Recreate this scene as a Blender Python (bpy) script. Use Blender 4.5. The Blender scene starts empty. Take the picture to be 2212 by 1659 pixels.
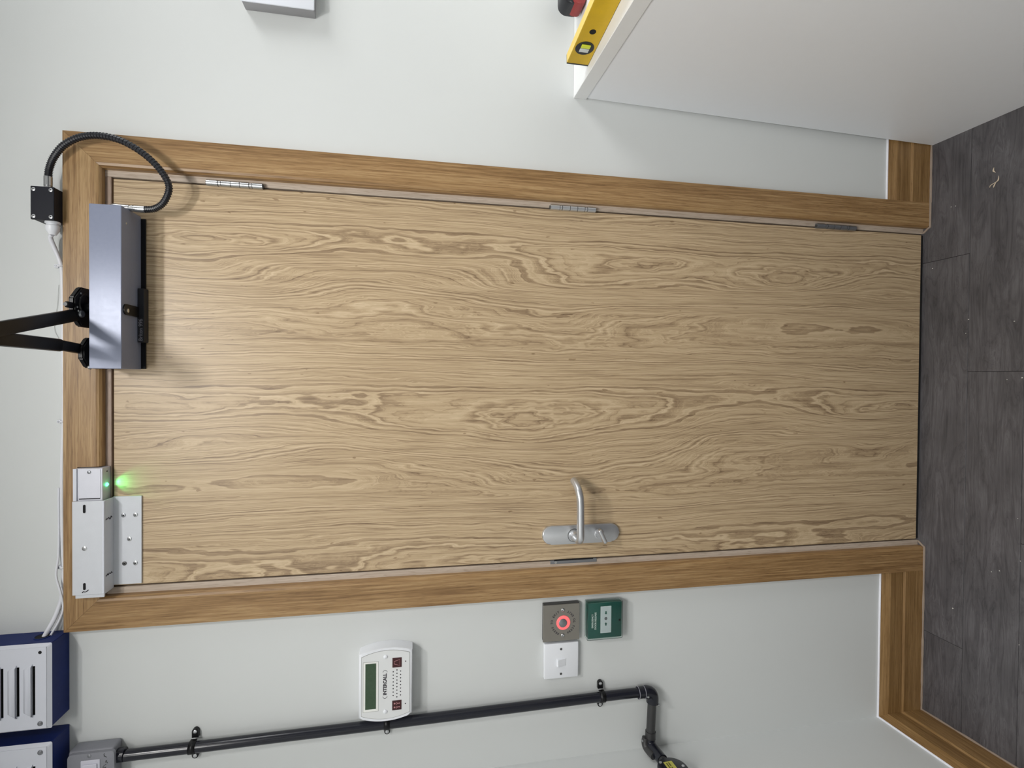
import bpy, bmesh, math, random
from mathutils import Vector, Matrix
random.seed(4)
S = bpy.context.scene
COL = S.collection
PI = math.pi

# ---------------------------------------------------------------- camera
f_px = 1129.997
CAM = Vector((0.018222, -1.225083, 1.395409))
yaw, pitch, roll = -0.012523, 0.186938, 0.005846
fw = Vector((math.sin(yaw)*math.cos(pitch), math.cos(yaw)*math.cos(pitch), -math.sin(pitch)))
rt = Vector((math.cos(yaw), -math.sin(yaw), 0))
up = rt.cross(fw)
r2 = math.cos(roll)*rt + math.sin(roll)*up
u2 = -math.sin(roll)*rt + math.cos(roll)*up
cd = bpy.data.cameras.new('camera')
cam = bpy.data.objects.new('camera', cd); COL.objects.link(cam)
cd.sensor_fit = 'HORIZONTAL'; cd.sensor_width = 36; cd.lens = f_px/2212*36
cd.clip_start = 0.02; cd.clip_end = 50
m = Matrix((-u2, r2, -fw)).transposed().to_4x4()   # the phone was held sideways: image right is down
m.translation = CAM
cam.matrix_world = m
S.camera = cam

# ---------------------------------------------------------------- light and exposure
S.view_settings.view_transform = 'Standard'; S.view_settings.look = 'None'
S.view_settings.gamma = 1; S.view_settings.use_curve_mapping = False
S.view_settings.exposure = -0.12
W = bpy.data.worlds.new('world'); S.world = W; W.use_nodes = True
W.node_tree.nodes['Background'].inputs[0].default_value = (0.62, 0.66, 0.72, 1)
W.node_tree.nodes['Background'].inputs[1].default_value = 0.05
CEIL = 2.5
def ceiling_or_fill_lamp(loc, size, power, color):
    l = bpy.data.lights.new('ceiling_or_fill_glow', 'AREA'); l.shape = 'RECTANGLE'
    l.size, l.size_y = size; l.energy = power; l.color = color
    o = bpy.data.objects.new('ceiling_or_fill_glow', l); COL.objects.link(o); o.location = loc
    return o
LAMPS = [((0.22, -1.05, CEIL-0.03), (0.14, 0.14), 13.0, (1.0, 0.985, 0.96)),
         ((2.05, -0.80, CEIL-0.03), (0.95, 0.95), 24.0, (0.96, 0.98, 1.0)),
         ((-0.14, -1.66, CEIL-0.03), (0.60, 0.60), 21.5, (1.0, 0.99, 0.965))]  # third lamp is an added, unseen fill that brightens the cabinet side
for a in LAMPS: ceiling_or_fill_lamp(*a)

# ---------------------------------------------------------------- materials
def nt(name):
    m = bpy.data.materials.new(name); m.use_nodes = True
    t = m.node_tree; b = t.nodes['Principled BSDF']
    return m, t, b
def nd(t, typ, **kw):
    n = t.nodes.new(typ)
    for k, v in kw.items():
        if k.startswith('_'): setattr(n, k[1:], v)
    return n
def lk(t, a, b): t.links.new(a, b)
def coords(t, scale=(1, 1, 1), loc=(0, 0, 0), rnd=False):
    tc = nd(t, 'ShaderNodeTexCoord'); mp = nd(t, 'ShaderNodeMapping')
    mp.inputs['Scale'].default_value = scale; mp.inputs['Location'].default_value = loc
    lk(t, tc.outputs['Object'], mp.inputs[0])
    if rnd:
        oi = nd(t, 'ShaderNodeObjectInfo'); mu = nd(t, 'ShaderNodeMath', _operation='MULTIPLY'); mu.inputs[1].default_value = 37
        lk(t, oi.outputs['Random'], mu.inputs[0])
        cx = nd(t, 'ShaderNodeCombineXYZ'); lk(t, mu.outputs[0], cx.inputs[0]); lk(t, mu.outputs[0], cx.inputs[2])
        lk(t, cx.outputs[0], mp.inputs['Location'])
    return mp.outputs[0]
def noise(t, vec, scale, detail=2, rough=.5, dim='3D', w=None, dist=0):
    n = nd(t, 'ShaderNodeTexNoise', _noise_dimensions=dim)
    n.inputs['Scale'].default_value = scale; n.inputs['Detail'].default_value = detail
    n.inputs['Roughness'].default_value = rough; n.inputs['Distortion'].default_value = dist
    if dim != '1D': lk(t, vec, n.inputs['Vector'])
    if w is not None: lk(t, w, n.inputs['W'])
    return n.outputs['Fac']
def ramp(t, fac, stops):
    r = nd(t, 'ShaderNodeValToRGB'); e = r.color_ramp.elements
    e[0].position, e[0].color = stops[0][0], (*stops[0][1], 1)
    e[1].position, e[1].color = stops[-1][0], (*stops[-1][1], 1)
    for p, c in stops[1:-1]:
        k = e.new(p); k.color = (*c, 1)
    lk(t, fac, r.inputs[0]); return r.outputs[0]
def mth(t, op, a, b=None, c=None):
    n = nd(t, 'ShaderNodeMath', _operation=op)
    for i, v in enumerate((a, b, c)):
        if v is None: continue
        if isinstance(v, (int, float)): n.inputs[i].default_value = v
        else: lk(t, v, n.inputs[i])
    return n.outputs[0]
def mixc(t, fac, a, b, mode='MIX'):
    n = nd(t, 'ShaderNodeMix', _data_type='RGBA', _blend_type=mode)
    for s, v in ((n.inputs[0], fac), (n.inputs[6], a), (n.inputs[7], b)):
        if isinstance(v, (int, float)): s.default_value = v
        elif isinstance(v, tuple): s.default_value = (*v, 1)
        else: lk(t, v, s)
    return n.outputs[2]
def bump(t, b, h, strength, dist=.001):
    n = nd(t, 'ShaderNodeBump'); n.inputs['Strength'].default_value = strength; n.inputs['Distance'].default_value = dist
    lk(t, h, n.inputs['Height']); lk(t, n.outputs[0], b.inputs['Normal'])
def plain(name, col, rough=.5, metal=0, var=.04, bmp=0, bscale=400, emit=None, es=0, coat=0, spec=None):
    m, t, b = nt(name)
    v = coords(t)
    n = noise(t, v, 60, 3)
    c = mixc(t, 1.0, tuple(max(0, x*(1-var)) for x in col), tuple(min(1, x*(1+var)) for x in col))
    lk(t, mixc(t, n, tuple(x*(1-var) for x in col), tuple(x*(1+var) for x in col)), b.inputs['Base Color'])
    b.inputs['Roughness'].default_value = rough; b.inputs['Metallic'].default_value = metal
    if coat: b.inputs['Coat Weight'].default_value = coat
    if spec is not None: b.inputs['Specular IOR Level'].default_value = spec
    if bmp: bump(t, b, noise(t, v, bscale, 2), bmp, .0005)
    if emit:
        b.inputs['Emission Color'].default_value = (*emit, 1); b.inputs['Emission Strength'].default_value = es
    return m
M = {}
M['white_plastic'] = plain('white_plastic', (.80, .82, .86), .35, var=.01)
M['panel_plastic'] = plain('panel_plastic', (.74, .755, .76), .5, var=.01)
M['black_plastic'] = plain('black_plastic', (.012, .013, .018), .38, bmp=.1)
M['conduit_black'] = plain('conduit_black', (.010, .011, .018), .20, bmp=.02)
M['conduit_grey'] = plain('conduit_grey', (.035, .035, .036), .42)
M['black_steel'] = plain('black_steel', (.005, .005, .006), .36, bmp=.10, bscale=900, spec=.3)
M['box_black'] = plain('box_black', (.009, .010, .016), .5, bmp=.3, spec=.25)
M['silver'] = plain('silver', (.52, .53, .54), .30, 1.0)
M['satin_steel'] = plain('satin_steel', (.62, .63, .65), .33, .85)
M['dull_steel'] = plain('dull_steel', (.30, .31, .33), .40, .85, var=.12)
M['bright_hinge'] = plain('bright_hinge', (.50, .51, .52), .32, .9)
M['anodised'] = plain('anodised', (.62, .63, .69), .48, .25, bmp=.15, bscale=700)
M['bracket_alu'] = plain('bracket_alu', (.62, .64, .68), .55, .12, bmp=.2, bscale=700)
M['blue_paint'] = None
M['cover_white'] = plain('cover_white', (.66, .68, .75), .45, var=.01, bmp=.08)
M['dark_void'] = plain('dark_void', (.004, .004, .005), .9)
M['grey_metal'] = plain('grey_metal', (.245, .25, .28), .5, .2, bmp=.4, bscale=500)
M['rocker'] = plain('rocker', (.62, .62, .70), .4)
M['wall_box_white'] = plain('wall_box_white', (.80, .83, .90), .5, var=.01)
M['wall_box_shaded'] = plain('wall_box_shaded', (.30, .30, .31), .55, var=.02)  # box body darkened so its left side looks shaded
M['exit_plate'] = plain('exit_plate', (.29, .275, .245), .42, .65, var=.05, bmp=.05)
M['screw'] = plain('screw', (.60, .60, .58), .28, .95)
M['screw_dark'] = plain('screw_dark', (.10, .10, .10), .5, .6)
M['glow_red'] = plain('glow_red', (.9, .12, .12), .4, emit=(1.0, .12, .13), es=.95)
M['led_green'] = plain('led_green', (.2, .9, .5), .3, emit=(.06, 1.0, .35), es=9)
M['green_box'] = plain('green_box', (.012, .105, .085), .4)
M['lcd'] = None
M['lcd_frame'] = plain('lcd_frame', (.86, .87, .84), .4)
M['line_grey'] = plain('line_grey', (.28, .28, .27), .6)
M['maroon'] = plain('maroon', (.045, .006, .008), .45)
M['pink_print'] = plain('pink_print', (.50, .24, .25), .6)
M['ink'] = plain('ink', (.03, .025, .035), .6)
M['white_print'] = plain('white_print', (.75, .80, .78), .6)
M['print_dim'] = plain('print_dim', (.22, .22, .25), .6)
M['level_yellow'] = plain('level_yellow', (.62, .40, .008), .38, var=.10)
M['level_yellow_top'] = plain('level_yellow_top', (.80, .58, .12), .4)
M['vial'] = plain('vial', (.66, .72, .05), .2, emit=(.6, .7, .05), es=.05)
M['vial_clear'] = plain('vial_clear', (.62, .66, .66), .15)
M['tape_red'] = plain('tape_red', (.26, .03, .03), .5)
M['label_yellow'] = plain('label_yellow', (.50, .47, .09), .5)
M['label_ink'] = plain('label_ink', (.10, .09, .01), .6)
M['caulk'] = plain('caulk', (.86, .86, .92), .5)
M['sealant'] = plain('sealant', (.30, .235, .185), .55, var=.15, bmp=.3, bscale=90)
M['worktop'] = plain('worktop_laminate', (.80, .81, .81), .42, var=.01)
M['worktop_edge'] = plain('worktop_edge', (.63, .64, .66), .5, var=.01)
M['cabinet'] = plain('cabinet_melamine', (.85, .87, .90), .40, var=.01)
M['shaving'] = plain('shaving', (.60, .50, .38), .7)
M['crumb'] = plain('crumb', (.62, .60, .56), .8)
M['ceiling_paint'] = plain('ceiling_paint', (.80, .80, .79), .9)
M['diffuser'] = plain('diffuser', (.9, .9, .9), .5, emit=(1, .98, .95), es=4)
M['cable_white'] = plain('cable_white', (.76, .77, .82), .4)
M['acrylic'] = None
M['lining_wood'] = None

def wall_mat():
    m, t, b = nt('wall_paint'); v = coords(t)
    a = noise(t, v, 2.2, 3); c = mixc(t, a, (.640, .660, .655), (.675, .695, .690))
    lk(t, c, b.inputs['Base Color']); b.inputs['Roughness'].default_value = .62
    h = noise(t, v, 330, 3); h2 = noise(t, v, 35, 3)
    bump(t, b, mth(t, 'ADD', mth(t, 'MULTIPLY', h, .5), h2), .10, .0012)
    return m
M['wall'] = wall_mat()
def lcd_mat():
    m, t, b = nt('lcd'); v = coords(t, (1, 1, 1))
    n = noise(t, v, 260, 2)
    lk(t, mixc(t, n, (.030, .065, .032), (.050, .090, .050)), b.inputs['Base Color'])
    b.inputs['Roughness'].default_value = .25; return m
M['lcd'] = lcd_mat()
def blue_mat():
    m, t, b = nt('scuffed_blue_paint'); v = coords(t)
    n = noise(t, v, 70, 3, .6, dist=.6); n2 = noise(t, v, 24, 4, .6)
    base = mixc(t, n2, (.006, .014, .085), (.010, .026, .150))
    sc = ramp(t, n, [(0, (0, 0, 0)), (.70, (0, 0, 0)), (.745, (.75, .75, .75)), (1, (1, 1, 1))])
    lk(t, mixc(t, sc, base, (.20, .19, .24)), b.inputs['Base Color'])
    b.inputs['Roughness'].default_value = .5; b.inputs['Specular IOR Level'].default_value = .2; bump(t, b, n2, .2, .001); return m
M['blue_paint'] = blue_mat()
def acrylic_mat():
    m, t, b = nt('clear_cover'); v = coords(t); n = noise(t, v, 30, 2)
    b.inputs['Base Color'].default_value = (.9, .96, .94, 1)
    b.inputs['Transmission Weight'].default_value = 1; b.inputs['IOR'].default_value = 1.25
    lk(t, mth(t, 'MULTIPLY_ADD', n, .06, .04), b.inputs['Roughness']); return m
M['acrylic'] = acrylic_mat()

def oak(name, axis, c_dark, c_mid, c_light, rough=.42, rnd=True, freq=1.0):
    """solid oak, straight grain running along the given axis"""
    m, t, b = nt(name)
    sc = [26*freq, 26*freq, 26*freq]; sc['xyz'.index(axis)] = .9*freq
    v = coords(t, tuple(sc), rnd=rnd)
    broad = noise(t, v, 1.0, 3, .55, dist=.4)
    sf = [230, 230, 230]; sf['xyz'.index(axis)] = 7
    v2 = coords(t, tuple(sf), rnd=rnd)
    fine = noise(t, v2, 1.0, 3, .6)
    sp = [520, 520, 520]; sp['xyz'.index(axis)] = 38
    pore = noise(t, coords(t, tuple(sp), rnd=rnd), 1.0, 1, .5)
    f = mth(t, 'ADD', mth(t, 'MULTIPLY', broad, .42), mth(t, 'MULTIPLY', fine, .58))
    c = ramp(t, f, [(.37, c_dark), (.5, c_mid), (.63, c_light)])
    pr = ramp(t, pore, [(0, (.66, .62, .58)), (.34, (.80, .77, .74)), (.46, (1, 1, 1)), (1, (1, 1, 1))])
    lk(t, mixc(t, .8, c, pr, 'MULTIPLY'), b.inputs['Base Color'])
    b.inputs['Roughness'].default_value = rough
    bump(t, b, fine, .12, .0006)
    return m
OK = ((.200, .108, .040), (.318, .188, .079), (.430, .280, .132))
M['oak_z'] = oak('oak_upright', 'z', *OK)
M['oak_x'] = oak('oak_level', 'x', *OK)
M['oak_y'] = oak('oak_deep', 'y', *OK)
SK = ((.185, .098, .032), (.260, .150, .056), (.330, .200, .084))
M['skirt_x'] = oak('skirting_oak', 'x', *SK)
M['skirt_y'] = oak('skirting_oak_deep', 'y', *SK)
M['lining_z'] = oak('frame_edge_upright', 'z', (.42, .34, .27), (.52, .43, .35), (.60, .51, .43), .5)
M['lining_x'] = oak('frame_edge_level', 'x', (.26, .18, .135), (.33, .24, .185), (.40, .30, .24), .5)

def door_mat():
    """oak-print laminate: cathedral figure from the level lines of a stretched height field"""
    m, t, b = nt('door_oak_laminate')
    tc = nd(t, 'ShaderNodeTexCoord'); sx = nd(t, 'ShaderNodeSeparateXYZ'); lk(t, tc.outputs['Object'], sx.inputs[0])
    X, Z = sx.outputs[0], sx.outputs[2]
    v = coords(t, (4.2, 0, .95), (3.1, 0, 1.7)); n1 = noise(t, v, 1.0, 2, .45)
    vm = coords(t, (15, 0, 3.3), (7.7, 0, 2.2)); n2 = noise(t, vm, 1.0, 3, .55)
    vj = coords(t, (110, 0, 22)); n3 = noise(t, vj, 1.0, 2, .6)
    # slow bow of the figure in x: plateaus where the eyes sit
    wob = mth(t, 'MULTIPLY', mth(t, 'SUBTRACT', n1, .5), 3.6)
    wav = mth(t, 'SINE', mth(t, 'ADD', mth(t, 'MULTIPLY', X, 2*PI/.36), mth(t, 'ADD', wob, 2.3)))
    h = mth(t, 'ADD', mth(t, 'MULTIPLY', wav, .62), mth(t, 'MULTIPLY', n1, 1.0))
    h = mth(t, 'ADD', h, mth(t, 'MULTIPLY', n2, .30))
    h = mth(t, 'ADD', h, mth(t, 'MULTIPLY', n3, .034))
    lines = noise(t, None, 29.0, 4, .70, dim='1D', w=h)
    vf = coords(t, (420, 0, 9)); fib = noise(t, vf, 1.0, 3, .65)
    vs = coords(t, (90, 0, 2.2)); stk = noise(t, vs, 1.0, 3, .6)
    # bands of calmer straight grain between the figured zones
    f = mth(t, 'ADD', mth(t, 'MULTIPLY', lines, .50), mth(t, 'MULTIPLY', fib, .28))
    f = mth(t, 'ADD', f, mth(t, 'MULTIPLY', stk, .22))
    c = ramp(t, f, [(.36, (.185, .118, .066)), (.435, (.345, .242, .142)), (.50, (.480, .352, .212)), (.56, (.560, .425, .266)), (.64, (.650, .508, .336))])
    vk = coords(t, (95, 0, 34), (.3, 0, .9)); kn = noise(t, vk, 1.0, 2, .4)
    kf = ramp(t, kn, [(0, (.50, .44, .38)), (.255, (.55, .48, .42)), (.282, (1, 1, 1)), (1, (1, 1, 1))])
    c = mixc(t, .8, c, kf, 'MULTIPLY')
    lk(t, c, b.inputs['Base Color'])
    lk(t, mth(t, 'MULTIPLY_ADD', fib, .10, .33), b.inputs['Roughness'])
    bump(t, b, mth(t, 'ADD', fib, mth(t, 'MULTIPLY', lines, .6)), .22, .0008)
    return m
M['door_face'] = door_mat()

def plank_mat():
    m, t, b = nt('grey_wood_plank')
    v = coords(t, (3.6, 22, 22), rnd=True)
    n1 = noise(t, v, 1.0, 4, .6, dist=1.2)
    lines = noise(t, None, 11, 2, .6, dim='1D', w=n1)
    fine = noise(t, coords(t, (12, 300, 300), rnd=True), 1.0, 3, .65)
    oi = nd(t, 'ShaderNodeObjectInfo')
    blotch = noise(t, coords(t, (7, 13, 13), rnd=True), 1.0, 3, .6)
    f = mth(t, 'ADD', mth(t, 'MULTIPLY', lines, .42), mth(t, 'MULTIPLY', fine, .22))
    f = mth(t, 'ADD', f, mth(t, 'MULTIPLY', blotch, .36))
    c = ramp(t, f, [(.34, (.046, .043, .047)), (.5, (.086, .081, .087)), (.68, (.150, .144, .153))])
    k = mth(t, 'MULTIPLY_ADD', oi.outputs['Random'], .12, .94)
    cc = nd(t, 'ShaderNodeCombineColor'); [lk(t, k, cc.inputs[i]) for i in range(3)]
    lk(t, mixc(t, 1.0, c, cc.outputs[0], 'MULTIPLY'), b.inputs['Base Color'])
    b.inputs['Roughness'].default_value = .5
    bump(t, b, fine, .25, .0008)
    return m
M['plank'] = plank_mat()

def closer_mat():
    m, t, b = nt('silver_flake_paint'); v = coords(t)
    n = noise(t, v, 1300, 2, .7); n2 = noise(t, v, 160, 3)
    lk(t, mixc(t, n2, (.225, .25, .335), (.25, .275, .365)), b.inputs['Base Color'])
    b.inputs['Metallic'].default_value = .06
    lk(t, mth(t, 'MULTIPLY_ADD', n2, .08, .20), b.inputs['Roughness'])
    b.inputs['Specular IOR Level'].default_value = .19
    bump(t, b, mth(t, 'ADD', n, mth(t, 'MULTIPLY', n2, .3)), .16, .0004)
    return m
M['closer'] = closer_mat()

# ---------------------------------------------------------------- mesh helpers (points are world coordinates)
ORG = {}
def org(p):
    while p is not None:
        if p.name in ORG: return ORG[p.name]
        p = p.parent
    return Vector((0, 0, 0))
def thing(name, label, cat, loc, group=None, kind=None):
    o = bpy.data.objects.new(name, None); COL.objects.link(o); o.location = loc; o.empty_display_size = .02
    ORG[o.name] = Vector(loc)
    if label: o['label'] = label
    if cat: o['category'] = cat
    if group: o['group'] = group
    if kind: o['kind'] = kind
    return o
def obj(name, bm, mat, parent=None, smooth=False, label=None, cat=None, group=None, kind=None, at=None):
    bmesh.ops.recalc_face_normals(bm, faces=bm.faces)
    me = bpy.data.meshes.new(name)
    o = bpy.data.objects.new(name, me); COL.objects.link(o)
    if parent is not None: o.parent = parent; off = org(parent)
    elif at is not None: off = Vector(at); o.location = off; ORG[o.name] = off
    else: off = Vector((0, 0, 0))
    bmesh.ops.translate(bm, verts=bm.verts, vec=-off)
    bm.to_mesh(me); bm.free()
    for mm in (mat if isinstance(mat, (list, tuple)) else [mat]): me.materials.append(mm)
    if smooth:
        for p in me.polygons: p.use_smooth = True
        try: me.set_sharp_from_angle(angle=math.radians(38))
        except Exception: pass
    if label: o['label'] = label
    if cat: o['category'] = cat
    if group: o['group'] = group
    if kind: o['kind'] = kind
    return o
def nb(): return bmesh.new()
def box(bm, x0, x1, y0, y1, z0, z1, bev=0, seg=2):
    r = bmesh.ops.create_cube(bm, size=1.0)
    vs = r['verts']
    for v in vs:
        v.co = Vector(((x0+x1)/2 + v.co.x*abs(x1-x0), (y0+y1)/2 + v.co.y*abs(y1-y0), (z0+z1)/2 + v.co.z*abs(z1-z0)))
    if bev:
        es = list({e for v in vs for e in v.link_edges})
        bmesh.ops.bevel(bm, geom=es, offset=bev, segments=seg, affect='EDGES', profile=.5)
    return bm
def hexa(bm, bottom, top):
    """solid between two quads with the same winding"""
    a = [bm.verts.new(p) for p in bottom]; b = [bm.verts.new(p) for p in top]
    bm.faces.new(a); bm.faces.new(b[::-1])
    for i in range(4): bm.faces.new((a[i], a[(i+1) % 4], b[(i+1) % 4], b[i]))
    return bm
def frame_of(d):
    d = Vector(d).normalized(); a = Vector((0, 0, 1)) if abs(d.z) < .9 else Vector((1, 0, 0))
    u = d.cross(a).normalized(); return u, d.cross(u).normalized()
def cyl(bm, p0, p1, r0, r1=None, seg=20, rot=0):
    p0, p1 = Vector(p0), Vector(p1); r1 = r0 if r1 is None else r1
    u, w = frame_of(p1-p0); rings = []
    for p, r in ((p0, r0), (p1, r1)):
        rings.append([bm.verts.new(p + r*(math.cos(rot+2*PI*i/seg)*u + math.sin(rot+2*PI*i/seg)*w)) for i in range(seg)])
    for i in range(seg):
        j = (i+1) % seg; bm.faces.new((rings[0][i], rings[0][j], rings[1][j], rings[1][i]))
    bm.faces.new(rings[0][::-1]); bm.faces.new(rings[1])
    return bm
def lathe(bm, p, axis, prof, seg=24):
    """prof: list of (distance along axis, radius)"""
    p = Vector(p); d = Vector(axis).normalized(); u, w = frame_of(d); rings = []
    for t_, r in prof:
        rings.append([bm.verts.new(p + d*t_ + max(r, 1e-5)*(math.cos(2*PI*i/seg)*u + math.sin(2*PI*i/seg)*w)) for i in range(seg)])
    for a, b in zip(rings, rings[1:]):
        for i in range(seg):
            j = (i+1) % seg; bm.faces.new((a[i], a[j], b[j], b[i]))
    bm.faces.new(rings[0][::-1]); bm.faces.new(rings[-1]); return bm
def spline(pts, n=8):
    P_ = [Vector(p) for p in pts]; out = []
    for i in range(len(P_)-1):
        p0 = P_[max(i-1, 0)]; p1 = P_[i]; p2 = P_[i+1]; p3 = P_[min(i+2, len(P_)-1)]
        for k in range(n):
            s = k/n
            out.append(.5*((2*p1) + (p2-p0)*s + (2*p0-5*p1+4*p2-p3)*s*s + (3*p1-p0-3*p2+p3)*s**3))
    out.append(P_[-1]); return out
def tube(bm, pts, r, seg=10):
    pts = [Vector(p) for p in pts]; rings = []; u = None
    for i, p in enumerate(pts):
        d = (pts[min(i+1, len(pts)-1)] - pts[max(i-1, 0)]).normalized()
        if u is None: u, _ = frame_of(d)
        u = (u - d*u.dot(d)).normalized(); w = d.cross(u)
        rr = r(i) if callable(r) else r
        rings.append([bm.verts.new(p + rr*(math.cos(2*PI*k/seg)*u + math.sin(2*PI*k/seg)*w)) for k in range(seg)])
    for a, b in zip(rings, rings[1:]):
        for i in range(seg):
            j = (i+1) % seg; bm.faces.new((a[i], a[j], b[j], b[i]))
    bm.faces.new(rings[0][::-1]); bm.faces.new(rings[-1]); return bm
def prism(bm, pts, y0, y1, axis='y', bev=0):
    """pts: polygon (x,z) extruded along y (or (x,y) along z, or (y,z) along x)"""
    def P3(a, b, c): return {'y': (a, c, b), 'z': (a, b, c), 'x': (c, a, b)}[axis]
    A = [bm.verts.new(P3(a, b, y0)) for a, b in pts]; B = [bm.verts.new(P3(a, b, y1)) for a, b in pts]
    f0 = bm.faces.new(A); f1 = bm.faces.new(B[::-1]); n = len(pts)
    for i in range(n): bm.faces.new((A[i], A[(i+1) % n], B[(i+1) % n], B[i]))
    if bev:
        es = [e for e in f1.edges]
        bmesh.ops.bevel(bm, geom=es, offset=bev, segments=2, affect='EDGES', profile=.5)
    return bm
def rrect(x0, x1, z0, z1, r, n=5):
    out = []
    for cx, cz, a0 in ((x1-r, z1-r, 0), (x0+r, z1-r, 90), (x0+r, z0+r, 180), (x1-r, z0+r, 270)):
        for k in range(n+1):
            a = math.radians(a0 + 90*k/n); out.append((cx+r*math.cos(a), cz+r*math.sin(a)))
    return out
def sweep_profile(bm, prof, ends):
    """prof points -> two end functions give the 3-D place of each profile point"""
    A = [bm.verts.new(ends[0](p)) for p in prof]; B = [bm.verts.new(ends[1](p)) for p in prof]; n = len(prof)
    bm.faces.new(A); bm.faces.new(B[::-1])
    for i in range(n): bm.faces.new((A[i], A[(i+1) % n], B[(i+1) % n], B[i]))
    return bm
def text_bm(body, size, x, z, y, align='CENTER', depth=.0003, rot=0.0, bold=0.0, squeeze=1.0, plane='y'):
    """lettering standing in the wall plane, facing the room"""
    c = bpy.data.curves.new('txt', 'FONT'); c.body = body; c.size = size; c.extrude = depth; c.offset = bold
    c.align_x = align; c.align_y = 'CENTER'; c.resolution_u = 3
    o = bpy.data.objects.new('txt', c); COL.objects.link(o)
    dg = bpy.context.evaluated_depsgraph_get(); me = bpy.data.meshes.new_from_object(o.evaluated_get(dg))
    bm = bmesh.new(); bm.from_mesh(me); bpy.data.objects.remove(o); bpy.data.curves.remove(c); bpy.data.meshes.remove(me)
    bmesh.ops.scale(bm, vec=(squeeze, 1, 1), verts=bm.verts)
    Mx = Matrix.Translation((x, y, z)) @ Matrix.Rotation(PI/2, 4, 'X') @ Matrix.Rotation(rot, 4, 'Z')
    bmesh.ops.transform(bm, matrix=Mx, verts=bm.verts); return bm
def join(bms):
    base = bms[0]
    for b in bms[1:]:
        me = bpy.data.meshes.new('tmp'); b.to_mesh(me); base.from_mesh(me); b.free(); bpy.data.meshes.remove(me)
    return base
def screw(parent, x, y, z, r=.0035, mat='screw', name='screw', slot=True):
    """countersunk head facing the room"""
    bm = lathe(nb(), (x, y, z), (0, -1, 0), [(-.0005, r), (.0006, r), (.0011, r*.75), (.0011, 0)], 14)
    s = obj(name, bm, M[mat], parent, True)
    return s

# ================================================================ STRUCTURE
XL = -0.9148; AL = -0.0346                                   # left wall, very slightly out of square
LW = lambda y: XL + math.tan(AL)*y
DW, DZ0, DZ1 = .4240, .0070, 2.0083                            # door leaf
LN = .4276; LT = 2.0122                                       # inside of the frame lining
XR = 3.3; YF = -3.6
# back wall with the door opening
bm = nb()
box(bm, -1.05, -.452, 0, .13, 0, CEIL); box(bm, .452, XR+.1, 0, .13, 0, CEIL); box(bm, -.452, .452, 0, .13, 2.036, CEIL)
obj('wall_back', bm, M['wall'], kind='structure')
bm = nb(); hexa(bm, [(LW(0), 0, 0), (LW(YF), YF, 0), (-1.2, YF, 0), (-1.2, 0, 0)], [(LW(0), 0, CEIL), (LW(YF), YF, CEIL), (-1.2, YF, CEIL), (-1.2, 0, CEIL)])
obj('wall_left', bm, M['wall'], kind='structure')
obj('wall_right', box(nb(), XR, XR+.1, YF, 0, 0, CEIL), M['wall'], kind='structure')
obj('wall_front', box(nb(), -1.2, XR+.1, YF-.1, YF, 0, CEIL), M['wall'], kind='structure')
obj('ceiling', box(nb(), -1.2, XR+.1, YF-.1, .13, CEIL, CEIL+.1), M['ceiling_paint'], kind='structure')
# floor: screed with separate planks laid across
fl = thing('floor', None, None, (0, 0, 0), kind='structure')
obj('screed', box(nb(), -1.2, XR+.1, YF-.1, .30, -.06, -.004), M['dark_void'], fl)
PWD = .1263; rows = [(.0019+k*-PWD) for k in range(-1, 28)]
joints0 = {0: [.345, -.672], 1: [.0427, 1.06, -.975], 2: [.66, -.36]}
cache = {}
g = .0004
for k, ytop in enumerate(rows):
    kk = k-1
    y1 = ytop if kk != -1 else .128
    y0 = ytop-PWD
    if kk == -1: y0 = rows[1]
    js = sorted(joints0.get(kk, [(-.7+((kk*.43) % 1.02))+i*1.017 for i in range(-1, 4)]) + ([joints0[kk][0]+1.017, joints0[kk][0]+2.034] if kk in joints0 else []))
    xs = [-1.0] + [j for j in js if -.95 < j < XR] + [XR]
    for a, b_ in zip(xs, xs[1:]):
        if b_-a < .02: continue
        bm = nb(); box(bm, a+g, b_-g, y0+g, y1-g, -.004, 0, .0006, 1)
        obj('plank', bm, M['plank'], fl)
fl2 = None

# ---------------- skirting boards (profiled, with painter's bead above and sealant below)
HB = .1235
SP = [(0, 0), (-.018, 0), (-.018, .058), (-.0145, .0625), (-.0145, .104), (-.0115, .110), (-.0050, HB), (0, HB)]
def skirting(name, ends, mat, caulk_pts, seal_pts, lab=None):
    bm = sweep_profile(nb(), SP, ends); s = obj(name, bm, mat, kind='structure')
    obj('paint_bead', tube(nb(), caulk_pts, .0026, 8), M['caulk'], s, True, label='white painted bead along the top edge')
    rr = [random.uniform(.0018, .0036) for _ in range(200)]
    obj('sealant_bead', tube(nb(), seal_pts, lambda i: rr[i % 200], 8), M['sealant'], s, True, label='beige sealant bead along the floor')
    return s
AO = .508                                                     # outer edge of the architrave
def line(p, q, n): return [Vector(p).lerp(Vector(q), i/n) for i in range(n+1)]
skirting('baseboard_back', [lambda p: (-AO, p[0], p[1]), lambda p: (LW(p[0])-p[0]*0, p[0], p[1])], M['skirt_x'],
         line((-AO, -.002, HB+.001), (LW(0), -.002, HB+.001), 2), line((-AO, -.0195, .0008), (LW(-.018)+.018, -.0195, .0008), 30))
def yend(y): return lambda p: (LW(y)-p[0], y, p[1])
skirting('baseboard_left', [lambda p: (LW(p[0])-p[0], p[0], p[1]), yend(-1.4)], M['skirt_y'],
         line((LW(0)+.002, 0, HB+.001), (LW(-1.4)+.002, -1.4, HB+.001), 4), line((LW(-.0195)+.0195, -.0195, .0008), (LW(-1.4)+.0195, -1.4, .0008), 60))
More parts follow.
